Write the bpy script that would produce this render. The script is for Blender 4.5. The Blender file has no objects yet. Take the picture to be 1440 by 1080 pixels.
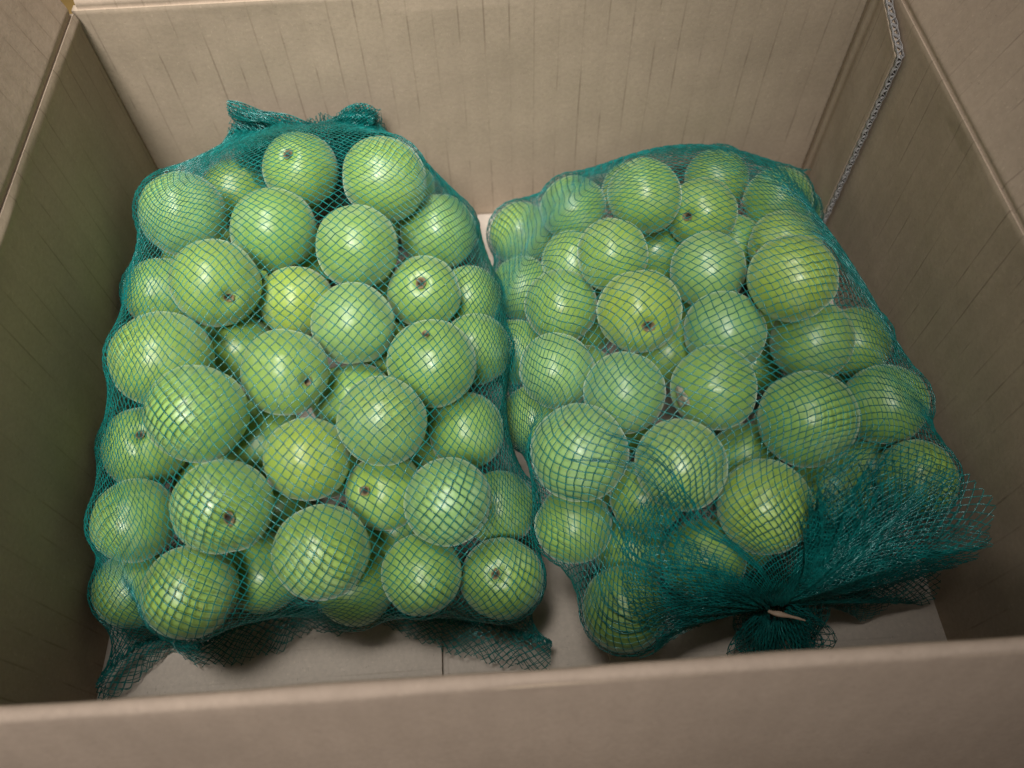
import bpy, bmesh, math, random
import numpy as np
from mathutils import Matrix, Vector

# ---------------------------------------------------------------- scene, camera, light
scene = bpy.context.scene
col = scene.collection
W, D, H = 0.44, 0.35515, 0.16833          # inner size of the cardboard box, metres
TH = 0.005                                # board thickness

cam_d = bpy.data.cameras.new("camera")
cam = bpy.data.objects.new("camera", cam_d)
col.objects.link(cam)
CR = ((0.99786392, -0.06320249, -0.01652415),
      (-0.06268113, -0.8550572, -0.51473125),
      (0.01840321, 0.51466749, -0.85719233))      # right, down, forward
CP = (0.2144052, -0.0511872, 0.4273460)
cam.matrix_world = Matrix(((CR[0][0], -CR[1][0], -CR[2][0], CP[0]),
                           (CR[0][1], -CR[1][1], -CR[2][1], CP[1]),
                           (CR[0][2], -CR[1][2], -CR[2][2], CP[2]),
                           (0, 0, 0, 1)))
cam_d.sensor_width = 36.0
cam_d.lens = 36.0 * 1115.8 / 1440.0
cam_d.clip_start = 0.01
cam_d.clip_end = 60.0
cam_d.dof.use_dof = True
cam_d.dof.focus_distance = 0.40
cam_d.dof.aperture_fstop = 7.5
scene.camera = cam

world = bpy.data.worlds.new("World")
scene.world = world
world.use_nodes = True
world.node_tree.nodes["Background"].inputs[0].default_value = (0.93, 0.96, 1.0, 1)
world.node_tree.nodes["Background"].inputs[1].default_value = 0.15

def aim(o, loc, target):
    o.location = loc
    d = Vector(target) - Vector(loc)
    o.rotation_euler = d.to_track_quat('-Z', 'Y').to_euler()

key_d = bpy.data.lights.new("ceiling_lamp", 'SPOT')
key_d.energy = 205.0
key_d.color = (1.0, 0.987, 0.968)
key_d.shadow_soft_size = 0.29
key_d.spot_size = math.radians(26)
key_d.spot_blend = 1.0
key = bpy.data.objects.new("ceiling_lamp", key_d)
col.objects.link(key)
aim(key, (-0.02, -0.52, 1.48), (0.135, 0.335, 0.07))

top_d = bpy.data.lights.new("overhead_lamp", 'SPOT')
top_d.energy = 130.0
top_d.color = (1.0, 0.985, 0.96)
top_d.shadow_soft_size = 0.26
top_d.spot_size = math.radians(24)
top_d.spot_blend = 1.0
top = bpy.data.objects.new("overhead_lamp", top_d)
col.objects.link(top)
aim(top, (-0.04, 0.25, 1.60), (0.095, 0.29, 0.0))

scene.view_settings.view_transform = 'Standard'
scene.view_settings.look = 'None'
scene.view_settings.exposure = 0.0
scene.view_settings.gamma = 1.0
scene.view_settings.use_curve_mapping = False
scene.render.engine = 'CYCLES'
scene.cycles.max_bounces = 8
scene.cycles.use_denoising = True

# ---------------------------------------------------------------- helpers
def tag(o, label=None, cat=None, group=None, kind=None):
    if label: o["label"] = label
    if cat: o["category"] = cat
    if group: o["group"] = group
    if kind: o["kind"] = kind
    return o

def empty(name, loc=(0, 0, 0)):
    o = bpy.data.objects.new(name, None)
    o.empty_display_size = 0.02
    col.objects.link(o)
    o.location = loc
    return o

def link(name, me, mat, parent=None, mw=None, smooth=True):
    o = bpy.data.objects.new(name, me)
    col.objects.link(o)
    if mat is not None and len(me.materials) == 0:
        me.materials.append(mat)
    if smooth and len(me.polygons):
        me.polygons.foreach_set("use_smooth", np.ones(len(me.polygons), dtype=bool))
    if parent is not None:
        o.parent = parent
        o.matrix_parent_inverse = Matrix.Identity(4)
        if mw is not None:
            o.matrix_local = parent_world(parent).inverted() @ mw
        else:
            o.matrix_local = parent_world(parent).inverted()
    elif mw is not None:
        o.matrix_world = mw
    o["_mw"] = 0
    del o["_mw"]
    return o

def parent_world(o):
    m = o.matrix_basis.copy()
    p = o.parent
    while p is not None:
        m = p.matrix_basis @ m
        p = p.parent
    return m

def mesh_np(name, verts, faces):
    """verts (n,3) and quad faces (m,4) or triangle faces (m,3) as arrays"""
    me = bpy.data.meshes.new(name)
    verts = np.ascontiguousarray(verts, dtype=np.float32)
    faces = np.ascontiguousarray(faces, dtype=np.int32)
    k = faces.shape[1]
    me.vertices.add(len(verts)); me.vertices.foreach_set("co", verts.ravel())
    me.loops.add(faces.size); me.loops.foreach_set("vertex_index", faces.ravel())
    me.polygons.add(len(faces))
    me.polygons.foreach_set("loop_start", np.arange(0, faces.size, k, dtype=np.int32))
    me.polygons.foreach_set("loop_total", np.full(len(faces), k, dtype=np.int32))
    me.update(calc_edges=True)
    me.validate()
    return me

def smooth_noise(p, seed=0, freq=1.0):
    """cheap sum-of-sines noise in [-1,1], p (...,3)"""
    rs = np.random.RandomState(seed)
    out = np.zeros(p.shape[:-1])
    for k in range(6):
        w = rs.normal(0, 1, 3) * freq * (1 + 0.6 * k)
        out += np.sin(p @ w + rs.uniform(0, 6.28)) / (1 + 0.5 * k)
    return out / 2.6

# ---------------------------------------------------------------- materials
def new_mat(name):
    m = bpy.data.materials.new(name)
    m.use_nodes = True
    nt = m.node_tree
    b = nt.nodes["Principled BSDF"]
    return m, nt, b

def N(nt, typ, **kw):
    n = nt.nodes.new(typ)
    for k, v in kw.items():
        setattr(n, k, v)
    return n

def mathn(nt, op, a, b=None, c=None):
    n = nt.nodes.new("ShaderNodeMath"); n.operation = op
    for i, x in enumerate((a, b, c)):
        if x is None: continue
        if isinstance(x, (int, float)): n.inputs[i].default_value = x
        else: nt.links.new(x, n.inputs[i])
    return n.outputs[0]

def mixc(nt, fac, a, b, blend='MIX'):
    n = nt.nodes.new("ShaderNodeMix"); n.data_type = 'RGBA'; n.blend_type = blend
    for sock, x in ((n.inputs[0], fac), (n.inputs[6], a), (n.inputs[7], b)):
        if isinstance(x, (int, float)): sock.default_value = x
        elif isinstance(x, tuple): sock.default_value = x
        else: nt.links.new(x, sock)
    return n.outputs[2]

def ramp(nt, x, lo, hi, a=0.0, b=1.0):
    n = nt.nodes.new("ShaderNodeMapRange"); n.interpolation_type = 'SMOOTHSTEP'
    nt.links.new(x, n.inputs[0])
    for i, v in enumerate((lo, hi, a, b)): n.inputs[i + 1].default_value = v
    return n.outputs[0]

def noise(nt, vec, scale, detail=3.0, rough=0.55, mapping=None):
    if mapping:
        mp = nt.nodes.new("ShaderNodeMapping"); mp.inputs["Scale"].default_value = mapping
        nt.links.new(vec, mp.inputs[0]); vec = mp.outputs[0]
    n = nt.nodes.new("ShaderNodeTexNoise")
    n.inputs["Scale"].default_value = scale; n.inputs["Detail"].default_value = detail
    n.inputs["Roughness"].default_value = rough
    nt.links.new(vec, n.inputs["Vector"])
    return n.outputs[0]

def cardboard(name, base, pitch=0.0143, lines=1.0, seed=0.0):
    m, nt, b = new_mat(name)
    tc = N(nt, "ShaderNodeTexCoord")
    oi = N(nt, "ShaderNodeObjectInfo")
    add = nt.nodes.new("ShaderNodeVectorMath"); add.operation = 'ADD'
    nt.links.new(tc.outputs["Object"], add.inputs[0])
    cmb = N(nt, "ShaderNodeCombineXYZ")
    nt.links.new(mathn(nt, 'MULTIPLY', oi.outputs["Random"], 3.7), cmb.inputs[2])
    nt.links.new(cmb.outputs[0], add.inputs[1])
    v = add.outputs[0]
    sep = N(nt, "ShaderNodeSeparateXYZ"); nt.links.new(tc.outputs["Object"], sep.inputs[0])
    x = sep.outputs[0]
    # slight wander of the flute marks
    wob = mathn(nt, 'MULTIPLY', mathn(nt, 'SUBTRACT', noise(nt, v, 9.0, 2.0), 0.5), 0.0012)
    xw = mathn(nt, 'ADD', x, wob)
    fr = mathn(nt, 'FRACT', mathn(nt, 'DIVIDE', xw, pitch))
    dist = mathn(nt, 'ABSOLUTE', mathn(nt, 'SUBTRACT', fr, 0.5))
    line = ramp(nt, dist, 0.010, 0.050, 1.0, 0.0)
    dash = ramp(nt, noise(nt, v, 1.0, 2.5, 0.6, (70.0, 28.0, 40.0)), 0.38, 0.60)
    weak = ramp(nt, noise(nt, v, 20.0, 2.0), 0.35, 0.62, 0.30, 1.0)
    lm = mathn(nt, 'MULTIPLY', mathn(nt, 'MULTIPLY', line, dash), mathn(nt, 'MULTIPLY', weak, 0.36 * lines))
    big = noise(nt, v, 14.0, 4.0, 0.6)
    fine = noise(nt, v, 420.0, 3.0, 0.6)
    fib = noise(nt, v, 1.0, 2.0, 0.5, (760.0, 460.0, 760.0))
    fib2 = noise(nt, v, 1.0, 2.0, 0.5, (420.0, 800.0, 800.0))
    c0 = tuple(x_ * 0.93 for x_ in base) + (1,)
    c1 = tuple(min(1, x_ * 1.06) for x_ in base) + (1,)
    c = mixc(nt, ramp(nt, big, 0.3, 0.7), c0, c1)
    c = mixc(nt, ramp(nt, fine, 0.3, 0.75, 0.0, 0.35), c, tuple(x_ * 0.72 for x_ in base) + (1,))
    c = mixc(nt, ramp(nt, fib, 0.62, 0.75, 0.0, 0.4), c, tuple(min(1, x_ * 1.3) for x_ in base) + (1,))
    c = mixc(nt, ramp(nt, fib2, 0.66, 0.76, 0.0, 0.45), c, tuple(x_ * 0.55 for x_ in base) + (1,))
    # washboard tint between flutes
    wb = mathn(nt, 'SINE', mathn(nt, 'MULTIPLY', xw, 2 * math.pi / pitch))
    c = mixc(nt, mathn(nt, 'MULTIPLY', mathn(nt, 'ADD', wb, 1.0), 0.018), c, (0.1, 0.07, 0.045, 1))
    c = mixc(nt, lm, c, (0.085, 0.055, 0.032, 1))
    nt.links.new(c, b.inputs["Base Color"])
    b.inputs["Roughness"].default_value = 0.82
    b.inputs["Specular IOR Level"].default_value = 0.25
    h = mathn(nt, 'ADD', mathn(nt, 'MULTIPLY', fine, 0.00012), mathn(nt, 'MULTIPLY', wb, 0.00006))
    h = mathn(nt, 'ADD', h, mathn(nt, 'MULTIPLY', big, 0.0009))
    h = mathn(nt, 'SUBTRACT', h, mathn(nt, 'MULTIPLY', lm, 0.0003))
    bp = N(nt, "ShaderNodeBump"); bp.inputs["Strength"].default_value = 0.8
    bp.inputs["Distance"].default_value = 1.0
    nt.links.new(h, bp.inputs["Height"]); nt.links.new(bp.outputs[0], b.inputs["Normal"])
    return m

M_KRAFT = cardboard("kraft_board", (0.425, 0.328, 0.238))
M_FLAP = cardboard("kraft_board_flap", (0.430, 0.330, 0.244), lines=0.8)
M_FRONT_SHADED = cardboard("kraft_board_front_flap_shaded", (0.39, 0.296, 0.225), lines=0.0)  # same board as the walls, base darkened to paint in the flap's shade
M_FLOOR = cardboard("kraft_board_bottom", (0.52, 0.44, 0.365), lines=0.35)

def paper_edge():
    m, nt, b = new_mat("grey_paper_edge")
    tc = N(nt, "ShaderNodeTexCoord")
    n = noise(nt, tc.outputs["Object"], 500.0, 3.0)
    nt.links.new(mixc(nt, n, (0.24, 0.22, 0.205, 1), (0.46, 0.43, 0.41, 1)), b.inputs["Base Color"])
    b.inputs["Roughness"].default_value = 0.9
    return m
M_EDGE = paper_edge()

def plum_skin():
    m, nt, b = new_mat("plum_skin")
    tc = N(nt, "ShaderNodeTexCoord"); oi = N(nt, "ShaderNodeObjectInfo")
    rnd = oi.outputs["Random"]
    cmb = N(nt, "ShaderNodeCombineXYZ")
    nt.links.new(mathn(nt, 'MULTIPLY', rnd, 31.0), cmb.inputs[0])
    nt.links.new(mathn(nt, 'MULTIPLY', rnd, 17.0), cmb.inputs[2])
    add = nt.nodes.new("ShaderNodeVectorMath"); add.operation = 'ADD'
    nt.links.new(tc.outputs["Object"], add.inputs[0]); nt.links.new(cmb.outputs[0], add.inputs[1])
    v = add.outputs[0]
    base = mixc(nt, 1.0, (1, 1, 1, 1), oi.outputs["Color"], 'MULTIPLY')
    yel = mixc(nt, 1.0, oi.outputs["Color"], (1.13, 1.04, 0.80, 1), 'MULTIPLY')
    c = mixc(nt, ramp(nt, noise(nt, v, 0.9, 2.0), 0.50, 0.74, 0.0, 0.7), base, yel)
    mott = noise(nt, v, 6.0, 4.0, 0.6)
    c = mixc(nt, ramp(nt, mott, 0.35, 0.7, 0.0, 0.42), c, mixc(nt, 1.0, oi.outputs["Color"], (0.72, 0.80, 0.62, 1), 'MULTIPLY'))
    # pale lenticels
    vo = N(nt, "ShaderNodeTexVoronoi"); vo.inputs["Scale"].default_value = 24.0
    nt.links.new(v, vo.inputs["Vector"])
    c = mixc(nt, ramp(nt, vo.outputs["Distance"], 0.05, 0.12, 0.22, 0.0), c, (0.48, 0.60, 0.26, 1))
    # bloom: patchy powdery film
    c = mixc(nt, ramp(nt, noise(nt, v, 1.7, 3.0), 0.48, 0.72, 0.0, 0.22), c, (0.42, 0.54, 0.40, 1))
    # sparse brown specks and rub marks
    sp = N(nt, "ShaderNodeTexVoronoi"); sp.inputs["Scale"].default_value = 3.1
    nt.links.new(v, sp.inputs["Vector"])
    spn = mathn(nt, 'ADD', sp.outputs["Distance"], mathn(nt, 'MULTIPLY', noise(nt, v, 14.0, 2.0), 0.07))
    c = mixc(nt, ramp(nt, spn, 0.055, 0.085, 0.75, 0.0), c, (0.16, 0.11, 0.04, 1))
    fs = N(nt, "ShaderNodeTexVoronoi"); fs.inputs["Scale"].default_value = 9.0
    nt.links.new(v, fs.inputs["Vector"])
    fsm = mathn(nt, 'MULTIPLY', ramp(nt, fs.outputs["Distance"], 0.035, 0.075, 0.5, 0.0), ramp(nt, noise(nt, v, 1.3, 2.0), 0.52, 0.62))
    c = mixc(nt, fsm, c, (0.20, 0.17, 0.05, 1))
    rub = mathn(nt, 'MULTIPLY', ramp(nt, noise(nt, v, 2.2, 2.0), 0.66, 0.74), ramp(nt, noise(nt, v, 20.0, 2.0), 0.45, 0.6))
    c = mixc(nt, mathn(nt, 'MULTIPLY', rub, 0.5), c, (0.36, 0.27, 0.12, 1))
    nt.links.new(c, b.inputs["Base Color"])
    b.inputs["Roughness"].default_value = 0.37
    nt.links.new(ramp(nt, mott, 0.3, 0.7, 0.31, 0.42), b.inputs["Roughness"])
    b.inputs["Specular IOR Level"].default_value = 0.6
    b.inputs["Sheen Weight"].default_value = 0.48
    b.inputs["Sheen Roughness"].default_value = 0.38
    b.inputs["Sheen Tint"].default_value = (0.86, 0.95, 0.84, 1)
    bp = N(nt, "ShaderNodeBump"); bp.inputs["Strength"].default_value = 0.35
    bp.inputs["Distance"].default_value = 0.0006
    nt.links.new(mathn(nt, 'ADD', noise(nt, v, 3.0, 2.0), mathn(nt, 'MULTIPLY', noise(nt, v, 26.0, 3.0), 0.22)), bp.inputs["Height"])
    nt.links.new(bp.outputs[0], b.inputs["Normal"])
    return m
M_PLUM = plum_skin()

def radial_mat(name, inner, outer, r0, r1, rough=0.8):
    m, nt, b = new_mat(name)
    tc = N(nt, "ShaderNodeTexCoord")
    sep = N(nt, "ShaderNodeSeparateXYZ"); nt.links.new(tc.outputs["Object"], sep.inputs[0])
    rr = mathn(nt, 'SQRT', mathn(nt, 'ADD', mathn(nt, 'POWER', sep.outputs[0], 2.0), mathn(nt, 'POWER', sep.outputs[1], 2.0)))
    rr = mathn(nt, 'ADD', rr, mathn(nt, 'MULTIPLY', mathn(nt, 'SUBTRACT', noise(nt, tc.outputs["Object"], 12.0, 3.0), 0.5), 0.06))
    nt.links.new(mixc(nt, ramp(nt, rr, r0, r1), inner + (1,), outer + (1,)), b.inputs["Base Color"])
    b.inputs["Roughness"].default_value = rough
    return m
M_SCAR = radial_mat("stem_scar_brown", (0.03, 0.02, 0.012), (0.22, 0.16, 0.075), 0.05, 0.125)

def scab():
    m, nt, b = new_mat("grey_scab")
    tc = N(nt, "ShaderNodeTexCoord")
    n = noise(nt, tc.outputs["Object"], 7.0, 4.0, 0.7)
    nt.links.new(mixc(nt, ramp(nt, n, 0.35, 0.65), (0.13, 0.11, 0.07, 1), (0.34, 0.32, 0.22, 1)), b.inputs["Base Color"])
    b.inputs["Roughness"].default_value = 0.75
    return m
M_SCAB = scab()

def net_mat(name, colr, rough=0.22):
    m, nt, b = new_mat(name)
    tc = N(nt, "ShaderNodeTexCoord")
    n = noise(nt, tc.outputs["Object"], 160.0, 2.0)
    c = mixc(nt, ramp(nt, n, 0.35, 0.65), tuple(x * 0.75 for x in colr) + (1,), tuple(min(1, x * 1.3) for x in colr) + (1,))
    nt.links.new(c, b.inputs["Base Color"])
    b.inputs["Roughness"].default_value = rough
    b.inputs["Specular IOR Level"].default_value = 0.6
    b.inputs["Specular Tint"].default_value = (0.75, 1.0, 0.97, 1)
    return m
M_NET = net_mat("teal_net_plastic", (0.004, 0.130, 0.117))

def simple(name, c, rough, noise_amt=0.2, scale=60.0):
    m, nt, b = new_mat(name)
    tc = N(nt, "ShaderNodeTexCoord")
    n = noise(nt, tc.outputs["Object"], scale, 3.0)
    lo = tuple(x * (1 - noise_amt) for x in c) + (1,); hi = tuple(min(1, x * (1 + noise_amt)) for x in c) + (1,)
    nt.links.new(mixc(nt, n, lo, hi), b.inputs["Base Color"])
    b.inputs["Roughness"].default_value = rough
    return m
M_BAND = simple("tan_rubber", (0.46, 0.32, 0.22), 0.55)
M_STEM = simple("dry_stem", (0.20, 0.13, 0.08), 0.8)
M_TABLE = simple("honey_wood", (0.50, 0.30, 0.08), 0.45, 0.35, 14.0)

# ---------------------------------------------------------------- the setting: surface under the box
def table_surface():
    n = 24
    xs = np.linspace(-1.2, 1.6, n); ys = np.linspace(-1.1, 1.6, n)
    X, Y = np.meshgrid(xs, ys, indexing='ij')
    V = np.stack([X, Y, np.full_like(X, -0.0125)], -1).reshape(-1, 3)
    idx = np.arange(n * n).reshape(n, n)
    F = np.stack([idx[:-1, :-1], idx[1:, :-1], idx[1:, 1:], idx[:-1, 1:]], -1).reshape(-1, 4)
    tag(link("floor", mesh_np("floor", V, F), M_TABLE), kind="structure")
table_surface()

# ---------------------------------------------------------------- the cardboard box
def panel_mesh(name, w, h, th, prof=None, vdense=(), nu=48, nv=28, seed=0, bow=0.0, shape=None):
    """a board: inner face at local z=0 (+prof), outer face at z=-th; local x along, y up the board"""
    us = np.linspace(0, w, nu)
    vs = np.unique(np.round(np.concatenate([np.linspace(0, h, nv), np.asarray(vdense, float)]), 6))
    vs = vs[(vs >= 0) & (vs <= h)]
    nv = len(vs)
    U, V = np.meshgrid(us, vs, indexing='ij')
    P3 = np.stack([U, V, np.zeros_like(U)], -1)
    dz = smooth_noise(P3, seed, 22.0) * 0.0006 + smooth_noise(P3, seed + 5, 70.0) * 0.00018
    dz = dz + bow * np.sin(np.pi * U / w) * np.sin(np.pi * np.clip(V / h, 0, 1))
    fade = np.clip(np.minimum(np.minimum(U, w - U), np.minimum(V, h - V)) / 0.01, 0, 1)
    dz = dz * fade
    if prof is not None:
        dz = dz + prof(U, V)
    if shape is not None:
        U, V = shape(U, V)
    top = np.stack([U, V, dz], -1); bot = np.stack([U, V, dz - th], -1)
    verts = np.concatenate([top.reshape(-1, 3), bot.reshape(-1, 3)])
    n0 = nu * nv
    idx = np.arange(n0).reshape(nu, nv)
    q = lambda a, b, c, d: np.stack([a, b, c, d], -1).reshape(-1, 4)
    F = [q(idx[:-1, :-1], idx[1:, :-1], idx[1:, 1:], idx[:-1, 1:]),
         q(idx[:-1, :-1] + n0, idx[:-1, 1:] + n0, idx[1:, 1:] + n0, idx[1:, :-1] + n0),
         q(idx[:-1, 0], idx[:-1, 0] + n0, idx[1:, 0] + n0, idx[1:, 0]),
         q(idx[:-1, -1], idx[1:, -1], idx[1:, -1] + n0, idx[:-1, -1] + n0),
         q(idx[0, :-1], idx[0, 1:], idx[0, 1:] + n0, idx[0, :-1] + n0),
         q(idx[-1, :-1], idx[-1, :-1] + n0, idx[-1, 1:] + n0, idx[-1, 1:])]
    me = mesh_np(name, verts, np.concatenate(F))
    me.set_sharp_from_angle(angle=math.radians(50))
    return me

def frame(o, ux, vy):
    ux = Vector(ux).normalized(); vy = Vector(vy).normalized(); n = ux.cross(vy)
    return Matrix(((ux.x, vy.x, n.x, o[0]), (ux.y, vy.y, n.y, o[1]), (ux.z, vy.z, n.z, o[2]), (0, 0, 0, 1)))

box = empty("cardboard_box", (W / 2, D / 2, -0.0105))
tag(box, "open brown corrugated cardboard box holding two net bags of green plums", "box")

def gauss(x, c, s): return np.exp(-((x - c) / s) ** 2)
def wall_prof(h, amp):   # softly rounded shoulder under the score line
    return lambda U, V: amp * (1 + 0.4 * np.sin(U * 41) + 0.3 * np.sin(U * 97)) * gauss(V, h - 0.0045, 0.0024) - 0.0004 * gauss(V, h, 0.0010)
def flap_prof(depth=0.0014, w0=0.0016):   # crushed score groove then board
    return lambda U, V: -depth * gauss(V, 0.0005, w0) 
dn = lambda a, b: np.linspace(a, b, 18)

def wall(name, o, ux, length, seed, bow, flap_angle, flap_len, mat=M_KRAFT, trim=0.0, ridge=0.0, flap=True):
    me = panel_mesh(name, length, H + 0.0105, TH, wall_prof(H + 0.0105, ridge), dn(H - 0.0055, H + 0.0105), seed=seed, bow=bow)
    wl = link(name, me, mat, box, frame((o[0], o[1], o[2] - 0.0105), ux, (0, 0, 1)))
    if not flap: return wl, None
    ux_ = Vector(ux).normalized(); inn = ux_.cross(Vector((0, 0, 1)))
    a = math.radians(flap_angle)                                    # 0 = straight up, + = folded outwards
    vdir = Vector((0, 0, 1)) * math.cos(a) - inn * math.sin(a)
    o2 = Vector(o) + Vector((0, 0, H + 0.0006)) + ux_ * trim
    me = panel_mesh("flap", length - 2 * trim, flap_len, TH, flap_prof(), dn(0, 0.016), seed=seed + 50, bow=0.001)
    fl = link("flap", me, M_FLAP, wl, frame(o2, ux, vdir))
    return wl, fl

FL = 0.176
back_wall, back_flap = wall("back_wall", (-0.002, D, 0), (1, 0, 0), W + 0.0015, 1, 0.0008, 32, FL, trim=0.003)
left_wall, left_flap = wall("left_wall", (0, -0.001, 0), (0, 1, 0), D - 0.0012, 2, -0.0012, 14, FL, trim=0.002, ridge=0.0006)
right_wall, right_flap = wall("right_wall", (W, D - 0.0005, 0), (0, -1, 0), D, 3, -0.0015, 22, FL, trim=0.002)
front_wall, front_flap = wall("front_wall", (W + 0.002, 0, 0), (-1, 0, 0), W + 0.004, 4, 0.0, 0, FL, ridge=0.0, flap=False)

def bent_front_flap():
    """the front flap rolls over the wall's top edge and hangs outside"""
    x0, x1, turn, rr = -0.005, W + 0.005, math.radians(166), 0.0027
    me = panel_mesh("flap", x1 - x0, FL, 0.0024, None, np.linspace(0, rr * turn, 16), nu=60, seed=58, bow=0.0)
    n = len(me.vertices); co = np.zeros(n * 3, np.float32); me.vertices.foreach_get("co", co); co = co.reshape(-1, 3)
    v = co[:, 1].astype(float); z = co[:, 2].astype(float)
    arc = rr * turn
    a = np.clip(v / arc, 0, 1) * turn                       # 0 = pointing up
    cy, cz = -rr, H - 0.0005
    py = cy + rr * np.cos(a); pz = cz + rr * np.sin(a)
    ext = np.maximum(v - arc, 0)
    py -= ext * math.sin(turn); pz += ext * math.cos(turn)
    wav = 0.00022 * np.sin(co[:, 0] * 47) + 0.00012 * np.sin(co[:, 0] * 131)
    ny, nz = np.cos(a), np.sin(a)
    co2 = np.stack([co[:, 0] + x0, py + ny * (z + wav), pz + nz * (z + wav)], -1)
    me.vertices.foreach_set("co", co2.astype(np.float32).ravel()); me.flip_normals(); me.update()
    return link("flap", me, M_FRONT_SHADED, front_wall)
front_flap = bent_front_flap()

# bottom: two short inner flaps, two long flaps one board lower
SEAM = 0.1765
def floor_board(name, x0, y0, w, h, z, seed, mat=M_FLOOR, rotate=False):
    if rotate:
        me = panel_mesh(name, h, w, TH - 0.0004, None, nu=30, nv=30, seed=seed)
        return link(name, me, mat, box, frame((x0 + w, y0, z), (0, 1, 0), (-1, 0, 0)))
    me = panel_mesh(name, w, h, TH - 0.0004, None, nu=30, nv=30, seed=seed)
    return link(name, me, mat, box, frame((x0, y0, z), (1, 0, 0), (0, 1, 0)))
floor_board("bottom_flap", -0.003, 0.0008, SEAM + 0.003, D - 0.0016, 0.0, 11, rotate=True)
floor_board("bottom_flap", W - SEAM, 0.0008, SEAM + 0.003, D - 0.0016, 0.0, 12, rotate=True)
floor_board("bottom_flap", 0.0008, 0.0008, W - 0.0016, D / 2 - 0.0016, -0.0052, 13)
floor_board("bottom_flap", 0.0008, D / 2 + 0.0008, W - 0.0016, D / 2 - 0.0016, -0.0052, 14)

# glued joint tab: continues the back wall round the corner and lies on the right wall
def glue_tab():
    y0, y1 = D - 0.0012, 0.2985        # from corner to cut edge
    wid = y0 - y1; hh = 0.1655
    def shape(U, V):                   # top corner cut away at a slant
        cut = np.clip((U - 0.016) / (wid - 0.016), 0, 1) * 0.012 + 0.0016
        return U, V * (hh - cut) / hh
    def prof(U, V): return -0.0026 * gauss(U, 0.0, 0.005) - 0.0012 * gauss(U, 0.012, 0.004)
    me = panel_mesh("glue_tab", wid - 0.0018, hh, 0.0042, prof, seed=31, nu=40, nv=40, shape=shape)
    t = link("glue_tab", me, M_KRAFT, box, frame((W - 0.0048, y0, 0.0008), (0, -1, 0), (0, 0, 1)))
    # torn, fluted cut edge: two liners and a wavy medium between them, along the slanted top and the side
    verts, faces = [], []
    def ribbon(path, wdir, half, off):
        b0 = len(verts)
        for p in path:
            verts.append(p - wdir * half); verts.append(p + wdir * half)
        for k in range(len(path) - 1):
            a = b0 + 2 * k
            faces.append((a, a + 1, a + 3, a + 2))
    rs = random.Random(4)
    tz = lambda u: hh - max(0.0, min(1.0, (u - 0.016) / (wid - 0.016))) * 0.012
    runs = [([Vector((wid + 0.0006, z, 0)) for z in np.linspace(0.001, tz(wid), 260)], Vector((1, 0, 0)), 0.0046, 0.0023),
            ([Vector((u, tz(u) + 0.0005, 0)) for u in np.linspace(wid, 0.004, 150)], Vector((0, 1, 0)), 0.0066, 0.0032)]
    for path, outd, pitch, thick in runs:
        L = 0.0; d = [0.0]
        for k in range(1, len(path)):
            L += (path[k] - path[k - 1]).length; d.append(L)
        mid = -0.0020
        for lz in (mid - thick / 2, mid + thick / 2):
            p2 = [p + Vector((0, 0, lz + 0.00018 * math.sin(dd * 900 + lz * 9e3) + rs.uniform(-.00006, .00006))) + outd * (0.0003 * math.sin(dd * 400)) for p, dd in zip(path, d)]
            ribbon(p2, Vector((0, 0, 1)), 0.00016, 0)
            ribbon([p - outd * 0.0011 for p in p2], outd, 0.0011, 0)
        p3 = [p + Vector((0, 0, mid + thick * 0.46 * math.sin(2 * math.pi * dd / pitch))) for p, dd in zip(path, d)]
        ribbon([p + outd * 0.0001 for p in p3], Vector((0, 0, 1)), 0.00016, 0)
        ribbon([p - outd * 0.0010 for p in p3], outd, 0.0010, 0)
    me = mesh_np("fluted_edge", np.array([tuple(v) for v in verts]), np.array(faces))
    mw = frame((W - 0.0048, y0, 0.0008), (0, -1, 0), (0, 0, 1))
    e = link("fluted_edge", me, M_EDGE, t, mw)
    so = e.modifiers.new("thickness", 'SOLIDIFY'); so.thickness = 0.00016
    return t
glue_tab()

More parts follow.
